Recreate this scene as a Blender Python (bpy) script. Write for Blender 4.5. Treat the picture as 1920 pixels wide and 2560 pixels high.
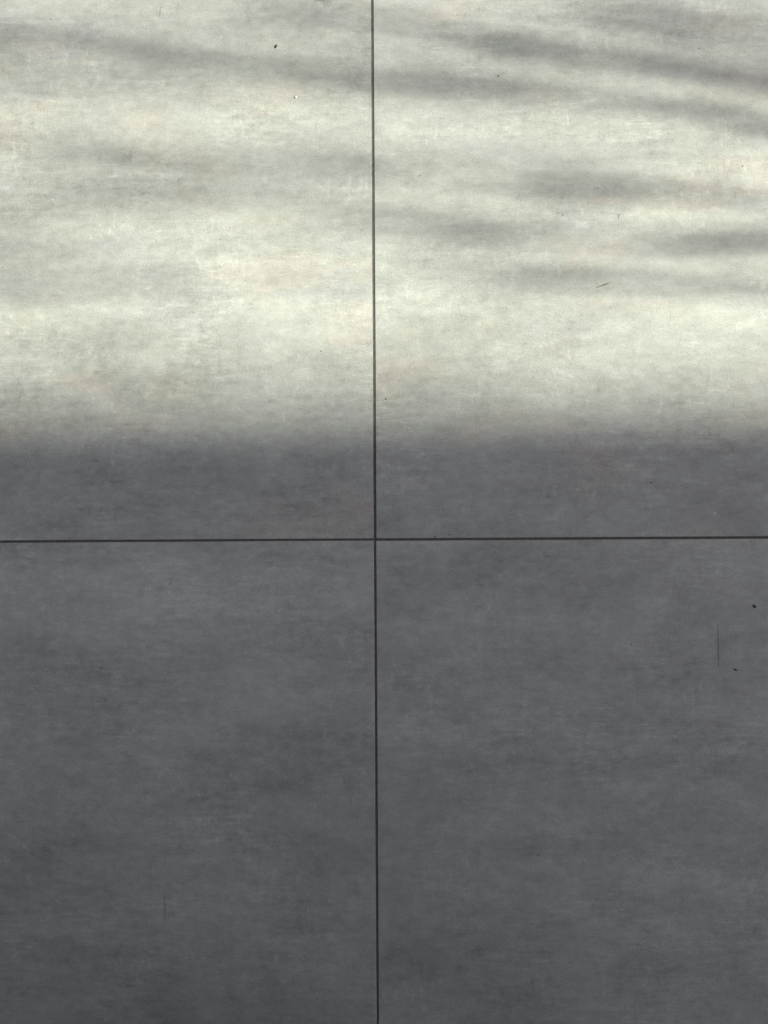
import bpy, bmesh, math, random
from mathutils import Vector, Matrix

for o in list(bpy.data.objects):
    bpy.data.objects.remove(o)
sc = bpy.context.scene
C = sc.collection
R = math.radians

# ------------------------------------------------------------------ camera
CAM_H = 1.5
SENSOR = 25.96
LENS = 26.0
S = CAM_H * SENSOR / LENS / 1920.0            # metres of floor per photograph pixel
ROT = R(-0.31)
cam_d = bpy.data.cameras.new('camera')
cam_d.sensor_fit = 'HORIZONTAL'
cam_d.sensor_width = SENSOR
cam_d.lens = LENS
cam_d.clip_start = 0.05
cam_d.clip_end = 3000
cam = bpy.data.objects.new('camera', cam_d)
C.objects.link(cam)
CX, CY = 22.7 * S, 69.0 * S                    # the joint crossing is the world origin
cam.location = (CX, CY, CAM_H)
cam.rotation_euler = (0, 0, ROT)
sc.camera = cam

# ------------------------------------------------------------------ sky, sun, exposure
SUN_EL = R(30.0)
SUN_AZ = R(0.0)                                # measured from +X towards +Y
w = bpy.data.worlds.new('World')
sc.world = w
w.use_nodes = True
nt = w.node_tree
bg = nt.nodes['Background']
sky = nt.nodes.new('ShaderNodeTexSky')
sky.sky_type = 'NISHITA'
sky.sun_disc = False
sky.sun_elevation = SUN_EL
sky.sun_rotation = R(90) - SUN_AZ
sky.air_density = 0.6
sky.dust_density = 3.6
sky.ozone_density = 0.0
nt.links.new(sky.outputs[0], bg.inputs[0])
bg.inputs[1].default_value = 0.069
sl = bpy.data.lights.new('sun', 'SUN')
sl.energy = 5.0
sl.angle = R(0.53)
sl.color = (1.0, 0.985, 0.80)
sun = bpy.data.objects.new('sun', sl)
C.objects.link(sun)
sdir = Vector((math.cos(SUN_EL) * math.cos(SUN_AZ), math.cos(SUN_EL) * math.sin(SUN_AZ), math.sin(SUN_EL)))
sun.rotation_euler = sdir.to_track_quat('Z', 'Y').to_euler()
sun.location = (20, 0, 20)
vs = sc.view_settings
sc.display_settings.display_device = 'sRGB'
vs.view_transform = 'Standard'
vs.look = 'None'
vs.gamma = 1.0
vs.use_curve_mapping = False
vs.exposure = 1.54
sc.cycles.use_denoising = True
sc.cycles.denoising_input_passes = 'RGB_ALBEDO_NORMAL'
sc.cycles.denoising_prefilter = 'NONE'
sc.cycles.max_bounces = 5
sc.cycles.diffuse_bounces = 3


# ------------------------------------------------------------------ helpers
def floor_pt(u, v, z=0.0):
    dx, dy = (u - 960) * S, (1280 - v) * S
    c, s = math.cos(ROT), math.sin(ROT)
    return Vector((CX + c * dx - s * dy, CY + s * dx + c * dy, z))


def link(name, me, mat, parent=None, loc=(0, 0, 0)):
    o = bpy.data.objects.new(name, me)
    C.objects.link(o)
    if mat is not None and not me.materials:
        me.materials.append(mat)
    o.location = loc
    if parent is not None:
        o.parent = parent
    return o


def mesh(name, verts, faces, smooth=False):
    me = bpy.data.meshes.new(name)
    me.from_pydata([tuple(v) for v in verts], [], faces)
    me.validate()
    if smooth:
        for p in me.polygons:
            p.use_smooth = True
    return me


def box_mesh(name, x0, x1, y0, y1, z0, z1):
    v = [(x, y, z) for z in (z0, z1) for (x, y) in ((x0, y0), (x1, y0), (x1, y1), (x0, y1))]
    f = [(3, 2, 1, 0), (4, 5, 6, 7), (0, 1, 5, 4), (1, 2, 6, 5), (2, 3, 7, 6), (3, 0, 4, 7)]
    return mesh(name, v, f)


def tube(pts, radii, n=6):
    """verts, faces of a tapered tube along pts"""
    vs_, fs = [], []
    for i, p in enumerate(pts):
        p = Vector(p)
        a = Vector(pts[max(i - 1, 0)])
        b = Vector(pts[min(i + 1, len(pts) - 1)])
        t = (b - a).normalized()
        up = Vector((0, 0, 1)) if abs(t.z) < 0.9 else Vector((1, 0, 0))
        e1 = t.cross(up).normalized()
        e2 = t.cross(e1)
        for k in range(n):
            an = 2 * math.pi * k / n
            vs_.append(p + radii[i] * (math.cos(an) * e1 + math.sin(an) * e2))
    for i in range(len(pts) - 1):
        for k in range(n):
            a, b = i * n + k, i * n + (k + 1) % n
            fs.append((a, b, b + n, a + n))
    fs.append(tuple(range(n))[::-1])
    fs.append(tuple((len(pts) - 1) * n + k for k in range(n)))
    return vs_, fs


def merge(*vf):
    V, F = [], []
    for v, f in vf:
        o = len(V)
        V += list(v)
        F += [tuple(i + o for i in q) for q in f]
    return V, F


def tag(o, label=None, cat=None, group=None, kind=None):
    if label: o['label'] = label
    if cat: o['category'] = cat
    if group: o['group'] = group
    if kind: o['kind'] = kind
    return o


def empty(name, loc=(0, 0, 0)):
    o = bpy.data.objects.new(name, None)
    C.objects.link(o)
    o.location = loc
    return o


class NT:
    """tiny node-tree builder"""
    def __init__(self, name):
        self.m = bpy.data.materials.new(name)
        self.m.use_nodes = True
        self.t = self.m.node_tree
        self.b = self.t.nodes['Principled BSDF']

    def n(self, kind, **kw):
        x = self.t.nodes.new(kind)
        for k, v in kw.items():
            setattr(x, k, v)
        return x

    def l(self, a, b):
        self.t.links.new(a, b)

    def put(self, sock, v):
        if hasattr(v, 'links') or isinstance(v, bpy.types.NodeSocket):
            self.l(v, sock)
        else:
            sock.default_value = v

    def math(self, op, a, b=0.0, clamp=False):
        x = self.n('ShaderNodeMath', operation=op, use_clamp=clamp)
        self.put(x.inputs[0], a)
        self.put(x.inputs[1], b)
        return x.outputs[0]

    def mapping(self, vec, scale, loc=(0, 0, 0), rot=(0, 0, 0)):
        x = self.n('ShaderNodeMapping')
        self.l(vec, x.inputs[0])
        x.inputs[1].default_value = loc
        x.inputs[2].default_value = rot
        x.inputs[3].default_value = scale
        return x.outputs[0]

    def noise(self, vec, scale, detail=6, rough=0.55, dist=0.0, w=None):
        x = self.n('ShaderNodeTexNoise', noise_dimensions='4D' if w is not None else '3D')
        self.l(vec, x.inputs['Vector'])
        if w is not None:
            self.put(x.inputs['W'], w)
        x.inputs['Scale'].default_value = scale
        x.inputs['Detail'].default_value = detail
        x.inputs['Roughness'].default_value = rough
        x.inputs['Distortion'].default_value = dist
        return x

    def ramp(self, fac, lo, hi, a=0.0, b=1.0, smooth=True):
        x = self.n('ShaderNodeMapRange', interpolation_type='SMOOTHSTEP' if smooth else 'LINEAR')
        self.put(x.inputs[0], fac)
        x.inputs[1].default_value = lo
        x.inputs[2].default_value = hi
        x.inputs[3].default_value = a
        x.inputs[4].default_value = b
        return x.outputs[0]

    def mixc(self, fac, a, b, mode='MIX'):
        x = self.n('ShaderNodeMix', data_type='RGBA', blend_type=mode)
        self.put(x.inputs[0], fac)
        self.put(x.inputs[6], a)
        self.put(x.inputs[7], b)
        return x.outputs[2]


# ------------------------------------------------------------------ materials
SUNLIT_LO, SUNLIT_HI = 13.0, 15.0                   # rows in the sun are painted with stronger tints than the shaded ones


def tile_material():
    k = NT('porcelain_tile')
    tc = k.n('ShaderNodeTexCoord')
    oi = k.n('ShaderNodeObjectInfo')
    seed = k.math('MULTIPLY', oi.outputs['Object Index'], 1.49)
    sx = k.n('ShaderNodeCombineXYZ')
    k.l(seed, sx.inputs[2])
    av = k.n('ShaderNodeVectorMath', operation='ADD')
    k.l(tc.outputs['Object'], av.inputs[0])
    k.l(sx.outputs[0], av.inputs[1])
    co = av.outputs[0]
    # the printed cement look: drifts pulled along the tile, short upright strokes, mottling
    warp = k.noise(co, 9.0, 5, 0.62)
    wv = k.n('ShaderNodeVectorMath', operation='MULTIPLY_ADD')
    k.l(warp.outputs['Color'], wv.inputs[0])
    wv.inputs[1].default_value = (0.035, 0.018, 0.0)
    k.l(co, wv.inputs[2])
    cw = wv.outputs[0]

    def nz(scale3, sc_, det, ro, dw, warped=True):
        x = k.noise(k.mapping(cw if warped else co, scale3, (dw, dw * .7, dw * .3)), sc_, det, ro).outputs[0]
        return k.math('SUBTRACT', x, 0.5)

    def add(acc, x, wgt):
        x = k.math('MULTIPLY', x, wgt)
        return x if acc is None else k.math('ADD', acc, x)

    drift = nz((1.0, 3.6, 1), 2.0, 10, 0.62, 0.0)
    fine_h = nz((4.5, 30, 1), 1.9, 7, 0.7, 11.3, False)
    strokes = nz((46, 9, 1), 1.7, 7, 0.7, 5.1, False)
    mott = nz((1, 1.35, 1), 14.0, 12, 0.72, 2.9)
    blot = nz((1.0, 1.5, 1), 46.0, 6, 0.62, 8.2)
    grain = k.noise(co, 300.0, 4, 0.75).outputs[0]
    where_h = k.ramp(k.noise(k.mapping(co, (1, 1, 1), (60.0, 0, 60.0)), 6.0, 3, 0.5).outputs[0], 0.42, 0.66)
    where_v = k.ramp(k.noise(k.mapping(co, (1, 1, 1), (70.0, 0, 70.0)), 7.0, 3, 0.5).outputs[0], 0.44, 0.66)
    # crisp-edged pale and dark scumbles, as the print has
    scum = k.noise(k.mapping(co, (1.0, 1.9, 1), (15.0, 0, 15.0)), 8.0, 8, 0.6).outputs[0]
    pale = k.ramp(scum, 0.535, 0.60)
    dark = k.ramp(scum, 0.455, 0.39)
    # little square pulls of the trowel, only here and there
    vor = k.n('ShaderNodeTexVoronoi', distance='CHEBYCHEV', feature='F1', voronoi_dimensions='3D')
    k.l(k.mapping(cw, (52, 70, 1)), vor.inputs['Vector'])
    vor.inputs['Scale'].default_value = 1.0
    cell = k.n('ShaderNodeSeparateColor')
    k.l(vor.outputs['Color'], cell.inputs[0])
    patch_mask = k.ramp(mott, 0.0, 0.15)
    cloud = nz((1.0, 1.9, 1), 2.6, 4, 0.5, 3.3)
    brush = nz((7.0, 80, 1), 2.0, 5, 0.6, 17.7, False)
    s = add(None, drift, 0.76)
    s = add(s, cloud, 0.46)
    s = add(s, k.math('MULTIPLY', fine_h, k.math('ADD', where_h, 0.15)), 0.50)
    s = add(s, k.math('MULTIPLY', brush, k.math('ADD', where_h, 0.1)), 0.16)
    s = add(s, k.math('MULTIPLY', strokes, where_v), 0.28)
    s = add(s, mott, 0.52)
    s = add(s, blot, 0.52)
    s = add(s, k.math('SUBTRACT', grain, 0.5), 0.75)
    s = add(s, pale, 0.06)
    s = add(s, dark, -0.055)
    # dabs: short pale and dark touches, level in some places, upright in others
    dh = k.noise(k.mapping(co, (1.0, 3.4, 1), (81, 0, 81)), 34.0, 6, 0.7).outputs[0]
    dv = k.noise(k.mapping(co, (2.4, 1.0, 1), (93, 0, 93)), 40.0, 6, 0.7).outputs[0]
    s = add(s, k.math('MULTIPLY', k.ramp(dh, 0.55, 0.63), where_h), 0.18)
    s = add(s, k.math('MULTIPLY', k.ramp(dv, 0.56, 0.64), where_v), 0.17)
    s = add(s, k.math('MULTIPLY', k.ramp(dh, 0.45, 0.37), where_v), -0.13)
    s = add(s, k.math('MULTIPLY', k.ramp(dv, 0.44, 0.36), where_h), -0.13)
    # each tile was fired a touch lighter or darker
    per = k.n('ShaderNodeTexWhiteNoise', noise_dimensions='1D')
    k.l(seed, per.inputs['W'])
    s = add(s, k.math('SUBTRACT', per.outputs[0], 0.5), 0.05)
    sq = k.math('MULTIPLY', k.math('SUBTRACT', cell.outputs[0], 0.5), 0.12)
    s = k.math('ADD', s, k.math('MULTIPLY', sq, patch_mask))
    # dark pin-prick specks and pale ones in the glaze
    sp = k.noise(k.mapping(co, (1, 1, 1), (20.0, 0, 20.0)), 230.0, 2, 0.5).outputs[0]
    s = k.math('SUBTRACT', s, k.ramp(sp, 0.72, 0.78, 0.0, 0.30))
    s = k.math('ADD', s, k.ramp(sp, 0.27, 0.20, 0.0, 0.26))
    val = k.math('MULTIPLY', k.math('ADD', s, 1.0), 0.285)
    # faint print hues; the sunlit rows get more colour, the shaded rows almost none
    hue = k.noise(k.mapping(cw, (1.0, 2.2, 1), (31.0, 0, 31.0)), 2.9, 7, 0.6).outputs[0]
    hue2 = k.noise(k.mapping(cw, (1.0, 2.6, 1), (44.0, 0, 44.0)), 5.1, 7, 0.6).outputs[0]
    sunlit_tint = k.ramp(oi.outputs['Object Index'], SUNLIT_LO, SUNLIT_HI, 0.06, 1.0)
    tint = k.mixc(k.math('MULTIPLY', k.ramp(hue, 0.53, 0.62), sunlit_tint), (0.951, 1.0, 0.957, 1), (1.012, 1.0, 0.948, 1))
    tint = k.mixc(k.math('MULTIPLY', k.ramp(hue2, 0.54, 0.62), sunlit_tint), tint, (0.956, 1.0, 0.985, 1))
    comb = k.n('ShaderNodeCombineColor')
    for i in range(3):
        k.l(val, comb.inputs[i])
    k.l(k.mixc(1.0, comb.outputs[0], tint, 'MULTIPLY'), k.b.inputs['Base Color'])
    k.b.inputs['Roughness'].default_value = 0.62
    k.b.inputs['Specular IOR Level'].default_value = 0.35
    # relief: a fine orange-peel of the glaze and faint brushing
    h = k.math('ADD', k.math('MULTIPLY', grain, 0.55),
               k.math('MULTIPLY', k.noise(co, 150.0, 4, 0.6).outputs[0], 0.8))
    h = k.math('ADD', h, k.math('MULTIPLY', strokes, 0.5))
    bp = k.n('ShaderNodeBump')
    bp.inputs['Strength'].default_value = 0.4
    bp.inputs['Distance'].default_value = 0.0009
    k.l(h, bp.inputs['Height'])
    k.l(bp.outputs[0], k.b.inputs['Normal'])
    return k.m


def plain(name, col, rough=0.7, var=0.25, scale=30, metallic=0.0, spec=0.4, bump=0.0):
    k = NT(name)
    tc = k.n('ShaderNodeTexCoord')
    nz = k.noise(tc.outputs['Object'], scale, 6, 0.6).outputs[0]
    a = tuple(c * (1 - var) for c in col) + (1,)
    b = tuple(min(1, c * (1 + var)) for c in col) + (1,)
    k.l(k.mixc(k.ramp(nz, 0.3, 0.7), a, b), k.b.inputs['Base Color'])
    k.b.inputs['Roughness'].default_value = rough
    k.b.inputs['Metallic'].default_value = metallic
    k.b.inputs['Specular IOR Level'].default_value = spec
    if bump:
        bp = k.n('ShaderNodeBump')
        bp.inputs['Strength'].default_value = 0.6
        bp.inputs['Distance'].default_value = bump
        k.l(nz, bp.inputs['Height'])
        k.l(bp.outputs[0], k.b.inputs['Normal'])
    return k.m


M_tile = tile_material()
M_grout = plain('dark_grout', (0.062, 0.061, 0.056), 0.9, 0.3, 90, bump=0.0006)
M_bed = plain('mortar_bed', (0.12, 0.12, 0.115), 0.95, 0.2, 20)
M_lawn = plain('lawn', (0.05, 0.075, 0.03), 0.95, 0.4, 6, bump=0.02)
M_render = plain('wall_render', (0.42, 0.41, 0.39), 0.9, 0.08, 12, bump=0.002)
M_white = plain('painted_soffit', (0.22, 0.215, 0.205), 0.8, 0.05, 8)
M_glass = plain('window_glass', (0.03, 0.035, 0.04), 0.08, 0.1, 3, spec=0.6)
M_frame = plain('dark_frame', (0.05, 0.05, 0.055), 0.45, 0.1, 20)
M_leaf = plain('leaf', (0.07, 0.105, 0.04), 0.55, 0.35, 9)
M_bark = plain('bark', (0.14, 0.11, 0.085), 0.9, 0.3, 25)
M_black = plain('charred_black', (0.012, 0.012, 0.012), 0.7, 0.3, 900)
M_dkbrown = plain('dark_brown_husk', (0.035, 0.032, 0.028), 0.75, 0.35, 700)
M_pale = plain('pale_crumb', (0.70, 0.70, 0.62), 0.8, 0.15, 800)
M_straw = plain('dull_green_straw', (0.10, 0.10, 0.075), 0.8, 0.25, 400)
M_fibre = plain('grey_fibre', (0.075, 0.077, 0.08), 0.85, 0.2, 300)
M_faint = plain('faint_fibre', (0.155, 0.157, 0.155), 0.85, 0.2, 300)
M_metal = plain('dark_cap_metal', (0.06, 0.06, 0.065), 0.4, 0.15, 60, metallic=0.3)
M_rim = plain('cap_rim', (0.45, 0.46, 0.50), 0.4, 0.1, 60, metallic=0.4)

# ------------------------------------------------------------------ ground and tiled floor
tag(link('ground', mesh('ground', [(-400, -400, -0.06), (400, -400, -0.06), (400, 400, -0.06), (-400, 400, -0.06)],
                        [(0, 1, 2, 3)]), M_lawn), kind='structure')

TILE, JOINT = 1.2, 0.0046
PITCH = TILE + JOINT
NX0, NX1, NY0, NY1 = -5, 2, -2, 4               # tile index ranges
GROUT_Z = -0.0007
floor = link('terrace_floor', box_mesh('mortar_bed', NX0 * PITCH - .01, NX1 * PITCH + .01, NY0 * PITCH - .01,
                                        NY1 * PITCH + .01, -0.055, -0.012), M_bed)
tag(floor, kind='structure')


def tile_mesh():
    """one 1.2 m tile with a worn micro-bevel, origin at its centre, top at z=0"""
    bm = bmesh.new()
    h, b = TILE / 2, 0.0006
    rings = []
    for (hh, z) in ((h, -0.0115), (h, -b), (h - b * 0.35, -b * 0.35), (h - b, 0.0)):
        rings.append([bm.verts.new((sx * hh, sy * hh, z)) for sx, sy in ((-1, -1), (1, -1), (1, 1), (-1, 1))])
    for a, c in zip(rings, rings[1:]):
        for i in range(4):
            j = (i + 1) % 4
            bm.faces.new((a[i], a[j], c[j], c[i]))
    bm.faces.new(rings[-1])
    me = bpy.data.meshes.new('tile')
    bm.to_mesh(me)
    bm.free()
    return me


TM = tile_mesh()
rt = random.Random(4)
first = None
idx = 0
for j in range(NY0, NY1):
    for i in range(NX0, NX1):
        if first is None:
            t = first = link('tile', TM, M_tile, floor)
        else:
            t = first.copy()
            C.objects.link(t)
            t.parent = floor
            t.name = 'tile'
        # tilers are good but not perfect: fractions of a millimetre of lip and skew
        t.location = ((i + 0.5) * PITCH + rt.uniform(-.0002, .0002), (j + 0.5) * PITCH + rt.uniform(-.0002, .0002),
                      rt.uniform(-.0002, .0002))
        t.rotation_euler = (0, 0, rt.uniform(-.00025, .00025))
        if (i, j) == (-1, -1):
            t.rotation_euler.z = 0.0012 * 0.6
        t.pass_index = idx
        idx += 1


def grout_mesh():
    """the recessed joint filler: a grid of strips lying between the tiles"""
    V, F = [], []
    g = JOINT / 2 + 0.0003
    x0, x1, y0, y1 = NX0 * PITCH, NX1 * PITCH, NY0 * PITCH, NY1 * PITCH

    def strip(ax, c, a, b, n):
        nonlocal V, F
        r = random.Random(round(c * 1000) + ax * 7919)
        base = len(V)
        for q in range(n + 1):
            s_ = a + (b - a) * q / n
            dz = r.uniform(-.00012, .00012)
            prof = ((-g, 0.00045), (-g * .45, 0.0), (g * .45, 0.0), (g, 0.00045))
            for (o_, z_) in prof:
                z = GROUT_Z + z_ + dz
                V.append((c + o_, s_, z) if ax == 0 else (s_, c + o_, z))
        for q in range(n):
            for m in range(3):
                a_ = base + q * 4 + m
                quad = (a_, a_ + 1, a_ + 5, a_ + 4)
                F.append(quad if ax == 0 else quad[::-1])

    for i in range(NX0, NX1 + 1):
        strip(0, i * PITCH, y0, y1, 120)
    for j in range(NY0, NY1 + 1):
        for i in range(NX0, NX1):
            strip(1, j * PITCH, i * PITCH + g, (i + 1) * PITCH - g, 20)
    return mesh('grout', V, F)


link('grout', grout_mesh(), M_grout, floor)

# ------------------------------------------------------------------ what shades the terrace
# neighbouring building to the right: its corner throws the straight shadow edge
EDGE_Y = floor_pt(960, 988).y
NBX = 23.0
nb = empty('neighbour_building', (NBX, EDGE_Y, -0.06))
tag(nb, 'plain rendered building whose corner shades the near half of the floor', 'building')
link('wall', box_mesh('nb_wall', 0, 9, -11, 0, 0, 18.6), M_render, nb)
link('roof', box_mesh('nb_roof', -0.05, 9.1, -11.1, -0.02, 18.602, 18.8), M_frame, nb)
wm, pm = box_mesh('nb_window', -0.06, -0.002, -0.7, 0.7, 0, 1.5), box_mesh('nb_pane', -0.075, -0.063, -0.6, 0.6, 0.1, 1.4)
for zz in (1.0, 4.1, 7.2, 10.3, 13.4, 16.5):
    for yy in (-2.2, -5.2, -8.2):
        wn = link('window', wm, M_frame, nb, (0, yy, zz))
        link('pane', pm, M_glass, wn)

# unseen house behind the camera; roof slab added to dim skylight on near floor
hs = empty('house', (0, -2.3, -0.06))
tag(hs, 'unseen house front with a flat roof slab added to dim the near floor', 'house')
link('wall', box_mesh('house_wall', -6, 2.6, -6, 0, 0, 5.6), M_render, hs)
link('shade_canopy', box_mesh('house_shade_canopy', -5.5, 3.4, 0.002, 2.1, 2.24, 2.42), M_white, hs)  # unseen slab, sized to darken the floor towards the bottom of the frame
d = link('door', box_mesh('house_door', -1.1, 1.1, 0.003, 0.05, 0.08, 2.2), M_frame, hs)
link('pane', box_mesh('house_pane', -1.0, -0.04, 0.053, 0.06, 0.18, 2.1), M_glass, d)
link('pane', box_mesh('house_pane2', 0.04, 1.0, 0.053, 0.06, 0.18, 2.1), M_glass, d)

# --- slender shrub beyond the right edge of the terrace: its long leaves throw the soft streaks
SHX = 6.4
shrub = empty('tall_shrub', (SHX, 0.8, -0.06))
tag(shrub, 'tall slender shrub with long drooping leaves beside the terrace', 'shrub')
TAN = math.tan(SUN_EL)


def lift(u, v, x):
    """the point of the sun ray to a floor point, at distance x along the terrace"""
    p = floor_pt(u, v)
    return Vector((x, p.y + (x - p.x) * math.tan(SUN_AZ), (x - p.x) * TAN / math.cos(SUN_AZ)))


def leaf_mesh(pts, wid, tips=(0.15, 0.15)):
    """a folded, lens-shaped blade along pts facing down the sun ray"""
    # resample
    L = [0]
    for a, b in zip(pts, pts[1:]):
        L.append(L[-1] + (b - a).length)
    n = 9
    V, F = [], []
    for i in range(n + 1):
        f = i / n
        s_ = f * L[-1]
        q = 0
        while q < len(pts) - 2 and L[q + 1] < s_:
            q += 1
        t_ = (s_ - L[q]) / max(1e-6, L[q + 1] - L[q])
        p = pts[q].lerp(pts[q + 1], t_)
        dr = (pts[q + 1] - pts[q]).normalized()
        side = dr.cross(sdir).normalized()
        ww = wid * 0.5 * min(1, f / tips[0] if tips[0] else 1, (1 - f) / tips[1] if tips[1] else 1) + 0.001
        V += [p - side * ww + sdir * 0.004, p, p + side * ww + sdir * 0.004]
    for i in range(n):
        for m in range(2):
            a = i * 3 + m
            F.append((a, a + 1, a + 4, a + 3))
    return V, F


D_ = 1920 / 1659.0
STREAKS = [   # photograph track of each leaf's shadow (display px), blade width in mm
    ([(-300, 58), (0, 84), (190, 100), (420, 132)], 25),
    ([(220, 118), (560, 156), (860, 168)], 19),
    ([(640, 160), (900, 181), (1090, 198), (1330, 216)], 28),
    ([(1080, 196), (1350, 226), (1660, 268)], 18),
    ([(760, 26), (1000, 74), (1180, 112), (1380, 142)], 30),
    ([(1180, 112), (1450, 152), (1640, 184), (1960, 236)], 31),
    ([(1340, 205), (1560, 252), (1700, 282), (1990, 340)], 30),
    ([(120, 312), (420, 346), (700, 354)], 14),
    ([(480, 344), (700, 360), (960, 372)], 15),
    ([(980, 386), (1240, 405), (1420, 410), (1620, 436)], 26),
    ([(1400, 404), (1600, 424), (1860, 452)], 11),
    ([(640, 462), (880, 484), (1010, 496), (1260, 520)], 26),
    ([(1280, 540), (1520, 527), (1700, 520), (1960, 506)], 25),
    ([(960, 622), (1250, 602), (1500, 612)], 20),
    ([(1280, 604), (1550, 628), (1850, 650)], 19),
    ([(-260, 636), (100, 622), (330, 608), (600, 606)], 22),
    ([(400, 604), (620, 606), (900, 626)], 13),
    ([(520, 26), (730, 30), (930, 60)], 19),
    ([(1060, 6), (1450, 42), (1800, 92)], 20),
    ([(1300, 66), (1560, 110), (1850, 170)], 13),
    ([(-250, 150), (120, 176), (480, 204)], 8),
    ([(-260, 262), (60, 300), (330, 322)], 9),
    ([(-200, 560), (120, 556), (420, 548)], 11),
    ([(900, 328), (1200, 350), (1560, 372)], 8),
    ([(60, 402), (330, 418), (640, 424)], 9),
    ([(700, 560), (980, 556), (1300, 566)], 9),
]
sv, sf = [], []
rs = random.Random(11)
for n_, (trk, wid) in enumerate(STREAKS):
    x = SHX + rs.uniform(-0.5, 0.5)
    pts = [lift(u * D_, v * D_, x) for (u, v) in trk]
    V, F = leaf_mesh(pts, wid * 0.00092, (0.32, 0.32))
    V = [v - Vector(shrub.location) for v in V]
    link('leaf', mesh('leaf', V, F), M_leaf, shrub)
    # a thin stem carries it from the ground
    base = min(pts, key=lambda p: p.z)
    g = Vector((SHX + rs.uniform(-.2, .2), 0.8 + rs.uniform(-.25, .25), -0.06))
    mid = g.lerp(base, 0.55) + Vector((rs.uniform(-.05, .05), rs.uniform(-.05, .05), 0.1))
    tv = tube([g - Vector(shrub.location), mid - Vector(shrub.location), base - Vector(shrub.location)],
              [0.007, 0.004, 0.0015], 5)
    sv, sf = merge((sv, sf), tv)
link('stem', mesh('stem', sv, sf), M_bark, shrub)

# --- a loose tree crown further off: its leaves break the sun into soft dapples
TRX = 20.5
tree = empty('garden_tree', (TRX, 1.6, -0.06))
tag(tree, 'loose leafy garden tree beyond the neighbouring building', 'tree')
rl = random.Random(23)
zc = (TRX) * TAN
trunk = [(0, 0, 0), (0.1, 0.05, zc * .3), (-0.05, 0.15, zc * .55), (0.05, 0.1, zc * .72)]
vf = tube(trunk, [0.17, 0.13, 0.11, 0.09], 9)
for k_ in range(9):
    a = rl.uniform(0, 6.28)
    e = Vector((1.6 * math.cos(a), 0.9 * math.sin(a) + .1, zc * rl.uniform(.86, 1.15)))
    vf = merge(vf, tube([trunk[3], Vector(trunk[3]).lerp(e, .5) + Vector((0, 0, .15)), e], [0.05, 0.025, 0.006], 6))
link('trunk', mesh('trunk', vf[0], vf[1]), M_bark, tree)
V, F = [], []
edge = floor_pt(960, 700).y - tree.location.y
clumps = [(rl.uniform(-1.7, 1.7), edge + 2.6 * rl.random() ** 1.1, zc + rl.uniform(-1.3, 1.3), rl.uniform(.10, .30)) for _ in range(95)]
for (cx, cy, cz, cr) in clumps:
    for _ in range(int(23 * (cr / .25) ** 2)):
        p = Vector((cx + rl.gauss(0, cr * 1.2), cy + rl.gauss(0, cr * .34), cz + 0.06 + rl.gauss(0, cr * 2.2)))
        if p.y < edge - 0.02:
            continue
        a, b = Vector((rl.gauss(0, 1), rl.gauss(0, 1), rl.gauss(0, 1))).normalized(), None
        b = a.cross(Vector((rl.gauss(0, 1), rl.gauss(0, 1), rl.gauss(0, 1)))).normalized()
        l_, w_ = rl.uniform(.035, .06), rl.uniform(.014, .022)
        o_ = len(V)
        V += [p - a * l_, p + b * w_, p + a * l_, p - b * w_]
        F.append((o_, o_ + 1, o_ + 2, o_ + 3))
link('crown', mesh('crown', V, F), M_leaf, tree)


# ------------------------------------------------------------------ litter on the tiles
def chip(name, u, v, lx, ly, h, ang, mat, label, cat, seed, group=None, bend=0.0):
    """a small irregular crumb: a jittered low dome with a flat base resting on the tile (sizes in mm)"""
    r = random.Random(seed)
    n = 9
    V, F = [], []
    for (ring, z) in ((1.0, 0.0), (0.96, 0.35), (0.66, 0.85)):
        for i in range(n):
            a = 2 * math.pi * i / n
            q = ring * (1 + r.uniform(-.16, .16))
            x, y = lx / 2 * q * math.cos(a), ly / 2 * q * math.sin(a)
            y += bend * ((x / (lx / 2)) ** 2 - .4) * lx / 2
            V.append((x, y, h * z * (1 + r.uniform(-.1, .1) * (z > 0))))
    V.append((0, -bend * .4 * lx / 2, h))
    for k_ in range(2):
        for i in range(n):
            j = (i + 1) % n
            F.append((k_ * n + i, k_ * n + j, (k_ + 1) * n + j, (k_ + 1) * n + i))
    for i in range(n):
        F.append((2 * n + i, 2 * n + (i + 1) % n, 3 * n))
    F.append(tuple(range(n))[::-1])
    V = [Vector(q) * 0.001 for q in V]
    o = link(name, mesh(name, V, F, True), mat, None, floor_pt(u, v, 0.0003))
    o.rotation_euler = (0, 0, R(ang))
    tag(o, label, cat, group)
    return o


def fibre(name, track, wid, mat, label, cat, seed, group=None, h=None):
    """a thin tapered stalk lying on the tile, through photograph points"""
    r = random.Random(seed)
    p0 = floor_pt(*track[0])
    pts, rad = [], []
    n = 10
    for i in range(n + 1):
        f = i / n * (len(track) - 1)
        q = min(int(f), len(track) - 2)
        p = floor_pt(*track[q]).lerp(floor_pt(*track[q + 1]), f - q) - p0
        rr = wid * 0.0005 * (0.45 + 0.55 * math.sin(math.pi * min(1, max(0, i / n)) * .9 + .15)) * r.uniform(.85, 1.15)
        pts.append(Vector((p.x, p.y, rr * .9)))
        rad.append(rr)
    V, F = tube(pts, rad, 6)
    o = link(name, mesh(name, V, F, True), mat, None, (p0.x, p0.y, 0.0002))
    tag(o, label, cat, group)
    return o


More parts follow.
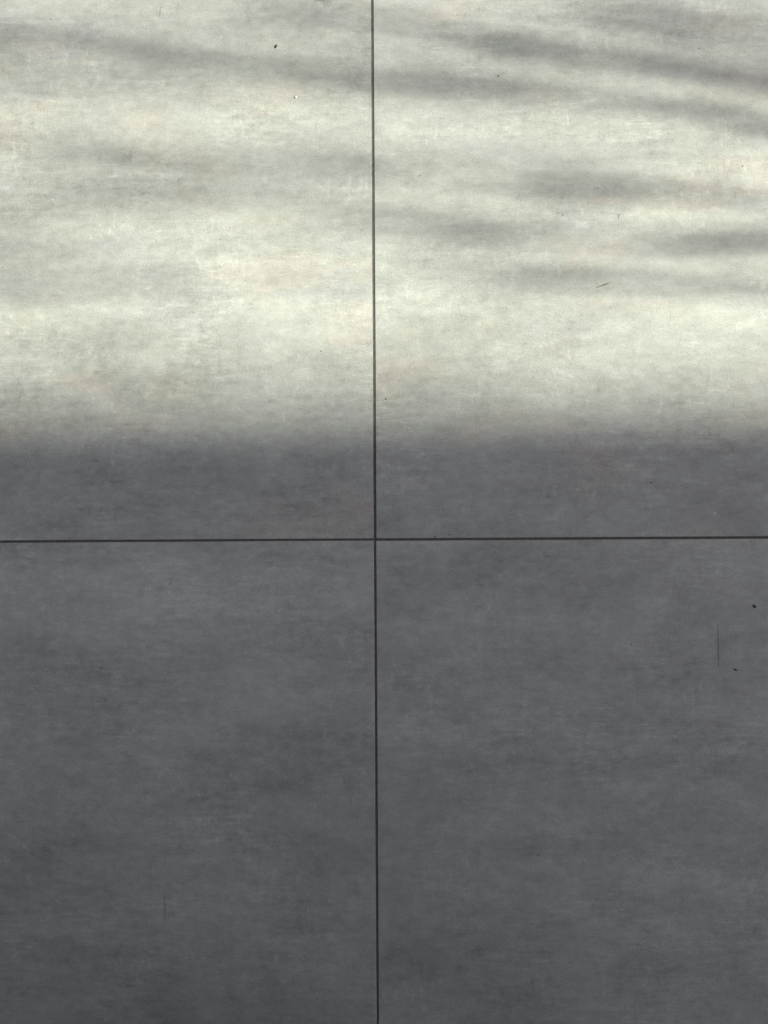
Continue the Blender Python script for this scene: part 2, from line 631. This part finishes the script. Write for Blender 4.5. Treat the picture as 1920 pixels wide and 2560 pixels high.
chip('seed_husk', 690, 116, 8.0, 4.4, 1.1, 62, M_dkbrown, 'dark slanted husk in the sun, top left tile, left of the upright joint', 'husk', 1)
chip('white_crumb', 740, 243, 4.6, 3.6, 1.1, 60, M_pale, 'small white crumb on the sunlit top left tile, below the dark husk', 'crumb', 2)
chip('dark_speck', 1246, 190, 2.8, 2.3, 0.8, 20, M_black, 'tiny black speck in sun near the top middle, right of the upright joint', 'speck', 3)
fibre('pine_needle', [(1491, 719), (1508, 713.5), (1526, 706)], 1.5, M_straw, 'short olive needle lying slanted on the sunlit top right tile', 'needle', 4)
chip('curled_husk', 1886, 1516, 8.2, 4.6, 1.5, -48, M_dkbrown, 'dark oval husk near the right edge, upper of the two on the shaded tile', 'husk', 5)
chip('black_curl', 1839, 1674, 9.0, 2.4, 1.3, -24, M_black, 'black curved bit right of the foot of the straight upright scratch', 'husk', 6, bend=0.35)
fibre('upright_scratch', [(1795, 1552), (1796, 1610), (1796.5, 1668)], 0.55, M_fibre, 'long straight upright dark scratch on the bottom right tile', 'fibre', 7)  # a scratch on the tile, modelled as a thin raised stalk
fibre('thin_fibre', [(411, 2238), (412.5, 2266), (414.5, 2294)], 0.7, M_fibre, 'short thin upright fibre low on the bottom left tile', 'fibre', 8)
fibre('pale_fibre', [(404, 12), (401, 26), (400, 42)], 0.38, M_faint, 'faint curved hair in the sun at the top of the left tile', 'fibre', 9)
chip('dark_grain', 1347, 2137, 3.4, 2.2, 0.9, 10, M_black, 'single black grain in the middle of the bottom right tile', 'grain', 10)
chip('dark_crumb', 1155, 2189, 2.2, 1.8, 0.7, 0, M_black, 'tiny black crumb low right of the upright joint on the bottom right tile', 'crumb', 11)
chip('split_husk', 551, 2404, 3.8, 2.2, 0.8, -40, M_dkbrown, 'tiny broken husk near the foot of the bottom left tile', 'husk', 12)
chip('upright_chip', 1050, 439, 1.6, 4.8, 0.4, -8, M_faint, 'small grey upright chip in the sun on the top right tile near the joint', 'chip', 13)
chip('joint_speck', 965, 998, 2.8, 2.4, 0.8, 40, M_black, 'dark speck beside the upright joint where the sunlight fades', 'speck', 14)
chip('shade_speck', 1628, 1206, 3.6, 2.6, 0.8, -30, M_dkbrown, 'dark brown speck above the level joint in the shaded right tile strip', 'speck', 15)
chip('shade_crumb', 1716, 1219, 3.8, 3.0, 0.8, 0, M_faint, 'flat grey crumb right of the brown speck above the level joint', 'crumb', 16)
chip('slanted_grain', 1578, 1611, 4.0, 1.6, 0.6, 55, M_dkbrown, 'tiny slanted grain left of the straight upright scratch', 'grain', 17)
chip('joint_crumb', 1087, 1341, 5.0, 1.8, 0.9, 8, M_black, 'dark crumb on the lip of the level joint, right of the crossing', 'crumb', 18)
chip('joint_flake', 1125, 1336, 6.0, 2.6, 0.5, 12, M_faint, 'grey flake just above the level joint beside the dark lip crumb', 'flake', 19)
chip('sun_grain', 1192, 323, 1.8, 1.6, 0.7, 0, M_dkbrown, 'very small brown grain below the black speck in the sun', 'grain', 20)
chip('corner_grain', 1748, 121, 2.2, 1.8, 0.7, 0, M_dkbrown, 'very small brown grain near the top right corner', 'grain', 21)
chip('grey_grain', 1408, 538, 3.0, 2.0, 0.6, 0, M_faint, 'small grey grain in the sun left of the thin grey hair', 'grain', 22)
fibre('short_hair', [(1549, 534), (1547, 540), (1546, 547)], 0.5, M_faint, 'tiny upright grey hair in the sun above the olive needle', 'hair', 23)
chip('edge_grain', 1857, 415, 3.0, 2.4, 0.6, 0, M_faint, 'small grey grain in bright sun near the right edge', 'grain', 24)
chip('pale_grain', 1787, 1283, 2.0, 3.0, 0.8, 0, M_pale, 'tiny pale grain just above the level joint near the right edge', 'grain', 25)
fibre('curved_scratch', [(1610, 1460), (1700, 1468), (1790, 1481), (1850, 1491)], 0.36, M_faint, 'faint long level scratch above the straight upright scratch', 'hair', 26)  # faint curved scratch, shaped as a hair resting on the tile

# round cap whose edge just enters the frame at the top
cap = empty('floor_cap', floor_pt(807, -64, 0.0))
tag(cap, 'dark round metal floor cap just cut by the top edge of the picture', 'floor cap')


def disc(r0, r1, z0, z1, n=64):
    V, F = [], []
    for (r_, z) in ((r0, z0), (r0, z1 * .7), (r0 - .0006, z1), (r1, z1)):
        for i in range(n):
            a = 2 * math.pi * i / n
            V.append((r_ * math.cos(a), r_ * math.sin(a), z))
    for q in range(3):
        for i in range(n):
            j = (i + 1) % n
            F.append((q * n + i, q * n + j, (q + 1) * n + j, (q + 1) * n + i))
    if r1 < 0.01:
        F.append(tuple(3 * n + i for i in range(n)))
    return mesh('disc', V, F)


link('plate', disc(0.0508, 0.005, 0.0003, 0.0012), M_metal, cap)
link('rim', disc(0.0516, 0.0509, 0.0003, 0.0009), M_rim, cap)

# dust too fine to count
rd = random.Random(77)
V, F = [], []
for _ in range(420):
    p = floor_pt(rd.uniform(-200, 2120), rd.uniform(-200, 2760), 0.0003)
    q = p / PITCH
    if abs(q.x - round(q.x)) * PITCH < .006 or abs(q.y - round(q.y)) * PITCH < .006:
        continue
    r_ = rd.choice((.0003, .0004, .0005, .0007, .0009)) * rd.uniform(.6, 1.1)
    a0 = rd.uniform(0, 6.28)
    o_ = len(V)
    st = rd.uniform(.6, 1.8)
    for k_ in range(5):
        a = a0 + k_ * 1.2566
        V.append(p + Vector((r_ * st * math.cos(a), r_ * math.sin(a), 0)))
    V.append(p + Vector((0, 0, r_ * .8)))
    for k_ in range(5):
        F.append((o_ + k_, o_ + (k_ + 1) % 5, o_ + 5))
dust = link('dust', mesh('dust', V, F), M_dkbrown)
tag(dust, 'scattered fine dark dust on the grey tiles', 'dust', kind='stuff')
